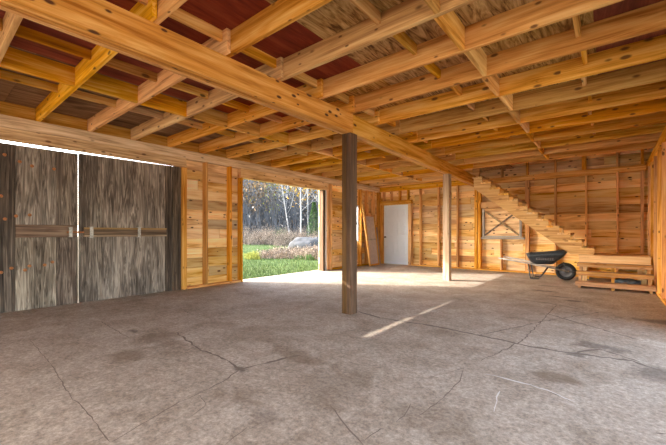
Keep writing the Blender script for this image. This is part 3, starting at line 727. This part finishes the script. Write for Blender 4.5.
rimr = ring(*secs[-1]); wp(MB().tube(rimr + [rimr[0]], 0.012, 6, False), 'tray_rim', M['black_tray'])
# pale worn lettering on the side of the tray
mk = MB(); q = -0.20
for i, wd in enumerate((.035, .03, .02, .035, .03, .035, .025, .03)):
    zc = 0.47
    for (dz, ww) in ((-.018, wd), (.0, wd * .6), (.018, wd)):
        mk.box(q, q + ww, -.277 - .012 - dz * .5, -.272 - dz * .5, zc + dz - .004, zc + dz + .004)
    q += wd + .014
wp(mk, 'lettering', M['mark'])
wxc, wr = 0.345, 0.195
wp(MB().lathe([(wr - .075, -.03), (wr - .045, -.045), (wr - .015, -.042), (wr, -.022), (wr, .022), (wr - .015, .042), (wr - .045, .045), (wr - .075, .03)], 'Y', (wxc, 0, wr), 28), 'tyre', M['tyre'])
wp(MB().lathe([(.02, -.05), (.03, -.05), (.035, -.015), (wr - .078, -.02), (wr - .07, -.03), (wr - .07, .03), (wr - .078, .02), (.035, .015), (.03, .05), (.02, .05)], 'Y', (wxc, 0, wr), 24), 'wheel_rim', M['rim'])
wp(MB().tube([(wxc, -.11, wr), (wxc, .11, wr)], .012, 8), 'axle', M['dark_steel'])
for sg in (-1, 1):
    wp(MB().tube([(-0.98, sg * .30, .455), (-0.62, sg * .27, .40), (-0.2, sg * .20, .325), (wxc + .06, sg * .09, .205)], [.019, .02, .02, .018], 8), 'handle', M['grey_wood'])
    wp(MB().tube([(-.36, sg * .235, .345), (-.33, sg * .25, .10), (-.31, sg * .25, .018), (-.24, sg * .25, .013), (-.15, sg * .245, .018), (-.12, sg * .24, .06), (.02, sg * .165, .29)], .013, 8), 'leg', M['dark_steel'])
    wp(MB().tube([(wxc + .02, sg * .10, wr + .01), (.30, sg * .09, .40)], .009, 6), 'tray_brace', M['dark_steel'])
wp(MB().tube([(-.30, -.25, .02), (-.30, .25, .02)], .010, 6), 'leg_crossbar', M['dark_steel'])
wp(MB().tube([(wxc + .05, -.09, .205), (wxc + .215, -.08, .22), (wxc + .215, .08, .22), (wxc + .05, .09, .205)], .010, 6), 'nose_guard', M['dark_steel'])

# ------------------------------------------------------------------ outdoors
def W(u, zc): # point on the line of sight u at depth zc
    a = (u - 333) / FPX
    return (zc * (a * cT - sT), zc * (a * sT + cT))
def sstep(a, b, x):
    t = min(1, max(0, (x - a) / (b - a))); return t * t * (3 - 2 * t)
def gh(x, y):
    d = max(0.0, XL - 0.3 - x)
    r = y / max(0.01, -x) if x < 0 else 9
    z = -0.07 + 0.40 * sstep(4, 16, d) * sstep(.2, .6, r) + 0.05 * noise.noise(Vector((x * .35, y * .35, 0))) * sstep(0.5, 3, d)
    z += 17.0 * sstep(.42, .70, r) * (1 - 0.0 * r) * sstep(17, 60, d)
    return z
vs, fs, mi = [], [], []
xsn = [2.0 - 0 * i for i in range(1)]
gx = [60, 30, 15, 8, 4, 1.2, -2, -5.5, -6.44] + [-6.44 - 0.5 * i for i in range(1, 40)] + [-26.4 - 2.0 * i for i in range(1, 45)]
gy = [-70, -40, -20, -12, -7.3, -1.7] + [-1 + 1.0 * i for i in range(0, 50)] + [50 + 4 * i for i in range(0, 22)]
for x in gx:
    for y in gy:
        z = gh(x, y) if x < -6.4 else -0.21
        if x >= -6.4 and (x > 1.0 or y < -7.2 or y > 10.6): z = -0.09
        vs.append((x, y, z))
ny = len(gy)
for i in range(len(gx) - 1):
    for j in range(ny - 1):
        fs.append((i * ny + j, (i + 1) * ny + j, (i + 1) * ny + j + 1, i * ny + j + 1))
        cx = (gx[i] + gx[i + 1]) / 2; cy = (gy[j] + gy[j + 1]) / 2
        d = XL - 0.3 - cx; r = cy / max(.01, -cx)
        if d > 15.5 and r > .40 and cx < 0: mi.append(1)
        elif cx > 5.0 or cy < -7.3: mi.append(2)  # added bounce gravel outside the unseen openings
        else: mi.append(0)
gr = raw('ground', vs, fs, [M['ground'], M['hill'], M['bounce_gravel']], mi=mi, smooth=True); tag(gr, 'grassy ground rising to a wooded hillside outside', 'ground', kind='structure')

RG = random.Random(8)
# grass blades in front of the doorway
def blades(name, n, region, hmin, hmax, w, mat, lean=0.5):
    vs, fs = [], []
    for i in range(n):
        u = RG.uniform(*region[0]); zc = region[1][0] * (region[1][1] / region[1][0]) ** RG.random()
        x, y = W(u, zc)
        if x > -6.55: continue
        z = gh(x, y); h = RG.uniform(hmin, hmax); a = RG.uniform(0, 2 * PI); dx, dy = math.cos(a) * w, math.sin(a) * w
        lx, ly = RG.gauss(0, lean) * h, RG.gauss(0, lean) * h
        k = len(vs); vs += [(x - dx, y - dy, z - .01), (x + dx, y + dy, z - .01), (x + lx, y + ly, z + h)]; fs.append((k, k + 1, k + 2))
    return raw(name, vs, fs, mat)
tag(blades('grass', 26000, ((205, 365), (7.5, 26)), .03, .085, .008, M['grass']), 'short green lawn grass outside the open doorway', 'grass', kind='stuff')
def brush(name, spots, n, hgt, mat, label, cat, kind=None, parent=None):
    vs, fs = [], []
    for (u, zc, ru, rz, h) in spots:
        for i in range(n):
            uu = RG.gauss(u, ru * .6); zz = zc + RG.gauss(0, rz * .6); x, y = W(uu, zz); z = gh(x, y)
            f = RG.uniform(.25, 1) ** 1.3 * h * (0.75 + 0.5 * noise.noise(Vector((x * 1.3, y * 1.3, 2)))) * 1.15
            w = RG.uniform(.004, .010); a = RG.uniform(0, 2 * PI); dx, dy = math.cos(a) * w, math.sin(a) * w
            lx, ly = RG.gauss(0, .3) * f, RG.gauss(0, .3) * f
            k = len(vs); vs += [(x - dx, y - dy, z), (x + dx, y + dy, z), (x + lx, y + ly, z + f)]; fs.append((k, k + 1, k + 2))
            for q in range(2):
                t = RG.uniform(.45, 1.0); c = Vector((x + lx * t, y + ly * t, z + f * t)); A = Vector((RG.gauss(0, 1), RG.gauss(0, 1), RG.gauss(0, 1))).normalized() * RG.uniform(.012, .035); B = Vector((RG.gauss(0, 1), RG.gauss(0, 1), RG.gauss(0, 1))).normalized() * RG.uniform(.012, .035)
                k = len(vs); vs += [tuple(c - A), tuple(c + B), tuple(c + A), tuple(c - B)]; fs.append((k, k + 1, k + 2, k + 3))
    o = raw(name, vs, fs, mat, parent); return tag(o, label, cat, kind=kind)
brush('dry_brush', [(270, 15.5, 9, .7, .42), (282, 15.6, 9, .8, .48), (296, 15.2, 9, .8, .62), (308, 15.0, 9, .8, .66), (318, 15.2, 8, .8, .62), (330, 15, 9, .8, .6)], 1500, .5, M['dry_brush'], 'tangled dry brush clump on the lawn below the boulder', 'brush', 'stuff')
brush('dry_brush', [(225 + 9 * i, 24 + .5 * (i % 3), 8, 1.0, .95 + .25 * ((i * 7) % 3)) for i in range(14)], 1300, 1, M['dry_brush'], 'band of tall beige dry brush at the edge of the woods', 'brush', 'stuff')
brush('leafy_shrub', [(250, 14.6, 5, .5, .33), (255, 14.5, 3, .4, .38)], 500, .4, M['leaf_olive'], 'low yellow-green shrub at the left of the lawn', 'shrub')
brush('leafy_shrub', [(301, 14.2, 5, .3, .22), (309, 14.0, 4, .3, .25)], 260, .3, M['leaf_green'], 'small dark green weeds at foot of the dry brush', 'shrub')
brush('leafy_shrub', [(278, 25.5, 4, .5, 1.2)], 500, 1, M['leaf_green'], 'dark green shrub among the beige brush at wood edge', 'shrub')

# boulder
bx, by = W(307, 18.5)
bm = bmesh.new(); bmesh.ops.create_icosphere(bm, subdivisions=4, radius=1)
for v in bm.verts:
    n = noise.noise(v.co * 1.7 + Vector((3, 1, 2))) * .22 + noise.noise(v.co * 5) * .07
    v.co *= 1 + n; v.co.x *= 1.0; v.co.y *= .7; v.co.z *= .75
for f in bm.faces: f.smooth = True
t = MB(); t.bm.free(); t.bm = bm; bo = t.build('boulder', M['rock'], None, (bx, by, gh(bx, by) + .12)); bo.rotation_euler = (0, 0, TH)
tag(bo, 'rounded pale grey boulder beyond the dry brush', 'boulder')
bx2, by2 = W(317, 18.9)
b2 = copy_of(bo, (bx2, by2, gh(bx2, by2) + .25)); b2.scale = (.6, .6, .85); b2.rotation_euler = (0, 0, 2.1); tag(b2, 'smaller grey boulder right behind the rounded one', 'boulder')

# trees ------------------------------------------------------------------------
def tree(name, label, u, zc, h, r0, mat, leafm, nleaf, nbr=14, lean=0.0, seed=0, lsize=.09, spread=1.0, first=.25):
    rg = random.Random(seed); x, y = W(u, zc); z = gh(x, y) - .05
    root = empty(name, (x, y, z)); tag(root, label, 'tree', 'trees at the edge of the woods')
    mb = MB(); pts = []; la = rg.uniform(0, 2 * PI)
    for i in range(9):
        t = i / 8; pts.append((lean * h * t * cT + rg.uniform(-.03, .03) * h * .12, lean * h * t * sT + rg.uniform(-.03, .03) * h * .12, h * t))
    mb.tube(pts, [r0 * (1 - .85 * i / 8) for i in range(9)], 7)
    mb.build('trunk', mat, root)
    lv, lf = [], []; tips = []
    br = MB()
    for b in range(nbr):
        t = first + (1 - first) * (b + rg.random()) / nbr; i = min(7, int(t * 8)); f = t * 8 - i
        p = Vector(pts[i]).lerp(Vector(pts[i + 1]), f); a = rg.uniform(0, 2 * PI); el = rg.uniform(.35, 1.0)
        Lb = h * rg.uniform(.16, .34) * (1.15 - t * .75) * spread
        q = [p]; d = Vector((math.cos(a) * math.cos(el), math.sin(a) * math.cos(el), math.sin(el)))
        for s_ in range(4):
            d = (d + Vector((rg.uniform(-.25, .25), rg.uniform(-.25, .25), rg.uniform(-.05, .25)))).normalized(); q.append(q[-1] + d * Lb / 4)
        rb = r0 * (1 - .8 * t) * .42
        br.tube(q, [rb, rb * .75, rb * .5, rb * .33, rb * .15], 4)
        for s_ in range(1, 5):
            for w_ in range(2):
                d2 = (d + Vector((rg.uniform(-1, 1), rg.uniform(-1, 1), rg.uniform(-.3, .8)))).normalized(); e = q[s_] + d2 * Lb * rg.uniform(.25, .5)
                br.tube([q[s_], q[s_].lerp(e, .5) + Vector((0, 0, .02)), e], [rb * .3, rb * .2, rb * .08], 3, False); tips.append(e); tips.append(q[s_])
    br.build('branches', mat, root)
    if nleaf:
        for i in range(nleaf):
            c = rg.choice(tips) + Vector((rg.gauss(0, .22), rg.gauss(0, .22), rg.gauss(0, .22))); s_ = lsize * rg.uniform(.6, 1.3)
            a = Vector((rg.gauss(0, 1), rg.gauss(0, 1), rg.gauss(0, 1))).normalized() * s_; b = Vector((rg.gauss(0, 1), rg.gauss(0, 1), rg.gauss(0, 1))).normalized() * s_
            k = len(lv); lv += [tuple(c - a), tuple(c + b), tuple(c + a), tuple(c - b)]; lf.append((k, k + 1, k + 2, k + 3))
        raw('foliage', lv, lf, leafm, root)
    return root
tree('birch_tree', 'leaning white birch left of the other pale trunks', 291, 27, 9.0, .075, M['birch'], M['leaf_yellow'], 120, 14, -.16, 1)
tree('birch_tree', 'upright white birch with yellow leaves behind the boulder', 301, 26, 9.5, .075, M['birch'], M['leaf_yellow'], 260, 15, -.01, 2)
tree('birch_tree', 'second upright white birch, right behind the boulder', 309, 27, 9.5, .075, M['birch'], M['leaf_yellow'], 220, 14, -.03, 3)
tree('birch_tree', 'white birch nearest the right edge of the open doorway', 321, 24.5, 9, .075, M['birch'], M['leaf_yellow'], 140, 12, -.02, 4)
tree('bare_tree', 'leafless grey tree forking between the birches', 285, 29, 9.5, .09, M['birch'], None, 0, 22, .04, 5)
TR = [(240, 28, 8.5, .12, M['leaf_rust'], 700, 'rust-leaved tree at the left edge of the doorway view'), (250, 31, 9, .13, M['leaf_yellow'], 500, 'yellow-leaved grey tree second from left at the wood edge'),
      (259, 27.5, 7.5, .10, M['leaf_rust'], 600, 'short rust-leaved tree over the yellow-green shrub'), (266, 33, 10, .14, M['leaf_rust'], 450, 'tall thin rust-leaved tree left of the forking grey tree'),
      (274, 28, 7.0, .09, M['leaf_olive'], 300, 'low olive-leaved tree above the dark green shrub'), (296, 31, 8.0, .10, M['leaf_yellow'], 700, 'bushy yellow-leaved tree behind the birches'),
      (313, 33, 9.5, .12, M['leaf_rust'], 400, 'rust-leaved tree behind the rightmost birches'), (228, 30, 9, .13, M['leaf_rust'], 500, 'rust-leaved tree hidden left of the doorway'), (338, 30, 9, .13, M['leaf_rust'], 500, 'rust-leaved tree hidden right of the doorway')]
for i, (u, zc, h, r0, lm, nl, lab) in enumerate(TR):
    tree('autumn_tree', lab, u, zc, h, r0, M['bark'], lm, nl, 22, R.uniform(-.05, .05), 20 + i, .10)
# conifer
cx_, cy_ = W(314, 25.5); cz = gh(cx_, cy_) - .05
cf = empty('conifer_tree', (cx_, cy_, cz)); tag(cf, 'green conifer sapling beside the right edge of the doorway', 'tree', 'trees at the edge of the woods')
MB().tube([(0, 0, 0), (0, 0, 1.5), (0, 0, 3.2)], [.06, .045, .01], 7).build('trunk', M['bark'], cf)
lv, lf = [], []
for i in range(2600):
    t = RG.random() ** .8; a = RG.uniform(0, 2 * PI); rr_ = (1 - t) * .75 * math.sqrt(RG.random()) + .03; c = Vector((math.cos(a) * rr_, math.sin(a) * rr_, .35 + 2.9 * t - rr_ * .25))
    d = Vector((math.cos(a), math.sin(a), -.2)) * .13; s_ = Vector((-math.sin(a), math.cos(a), RG.uniform(-.5, .5))) * .03
    k = len(lv); lv += [tuple(c - s_), tuple(c + d), tuple(c + s_)]; lf.append((k, k + 1, k + 2))
raw('foliage', lv, lf, M['leaf_green'], cf)
# thicket behind
vs, fs, mi = [], [], []
for i in range(9000):
    u = RG.uniform(205, 372); zc = RG.uniform(26.5, 44); x, y = W(u, zc); z = gh(x, y)
    h = RG.uniform(.8, 4.2); w = RG.uniform(.008, .03); lx, ly = RG.gauss(0, .25) * h, RG.gauss(0, .25) * h; zz = z + RG.uniform(0, 2.0)
    k = len(vs); vs += [(x - w * cT, y - w * sT, zz), (x + w * cT, y + w * sT, zz), (x + lx, y + ly, zz + h)]; fs.append((k, k + 1, k + 2)); mi.append(0)
for i in range(16000):
    u = RG.uniform(205, 372); zc = RG.uniform(26.5, 42); x, y = W(u, zc); z = gh(x, y) + RG.random() ** 1.4 * 4.5
    s_ = RG.uniform(.05, .12); a = Vector((RG.gauss(0, 1), RG.gauss(0, 1), RG.gauss(0, 1))).normalized() * s_; b = Vector((RG.gauss(0, 1), RG.gauss(0, 1), RG.gauss(0, 1))).normalized() * s_; c = Vector((x, y, z))
    k = len(vs); vs += [tuple(c - a), tuple(c + b), tuple(c + a), tuple(c - b)]; fs.append((k, k + 1, k + 2, k + 3)); q = RG.random(); mi.append(2 if q < .12 else 3 if q < .30 else 1)
tk = raw('thicket', vs, fs, [M['twig'], M['litter'], M['leaf_rust'], M['leaf_pale']], mi=mi); tag(tk, 'dense grey tangle of leafless undergrowth on the hillside', 'undergrowth', kind='stuff')

# ------------------------------------------------------------------ light
wd = bpy.data.worlds.new('World'); scn.world = wd; wd.use_nodes = True
nt = wd.node_tree; bg = nt.nodes['Background']
sky = nt.nodes.new('ShaderNodeTexSky'); sky.sky_type = 'NISHITA'; sky.sun_disc = False
sky.sun_elevation = math.radians(24.5); sky.sun_rotation = math.radians(240.5); sky.air_density = 1.0; sky.dust_density = 2.5; sky.ozone_density = 1.0
hz = nt.nodes.new('ShaderNodeHueSaturation'); hz.inputs['Saturation'].default_value = 0.62
nt.links.new(sky.outputs[0], hz.inputs['Color']); nt.links.new(hz.outputs[0], bg.inputs['Color']); bg.inputs['Strength'].default_value = 0.75
sl = bpy.data.lights.new('sun', 'SUN'); sl.energy = 5.0; sl.color = (1.0, 0.955, 0.89); sl.angle = math.radians(0.3)
so = bpy.data.objects.new('sun', sl); COL.objects.link(so); so.location = (-20, -10, 12)
d = Vector((1, 0.565, -0.53)); so.rotation_euler = d.to_track_quat('-Z', 'Y').to_euler()

# ------------------------------------------------------------------ camera
cam = bpy.data.cameras.new('camera'); co = bpy.data.objects.new('camera', cam); COL.objects.link(co)
cam.sensor_width = 36; cam.lens = FPX / 666 * 36; cam.shift_y = (CYP - 222.5) / 666; cam.clip_start = 0.05; cam.clip_end = 500
co.location = (0, 0, HC); co.rotation_euler = (PI / 2, 0, TH)
scn.camera = co
scn.view_settings.view_transform = 'Standard'; scn.view_settings.look = 'None'; scn.view_settings.gamma = 1; scn.view_settings.use_curve_mapping = False
scn.view_settings.exposure = 1.22
scn.cycles.max_bounces = 14; scn.cycles.diffuse_bounces = 8
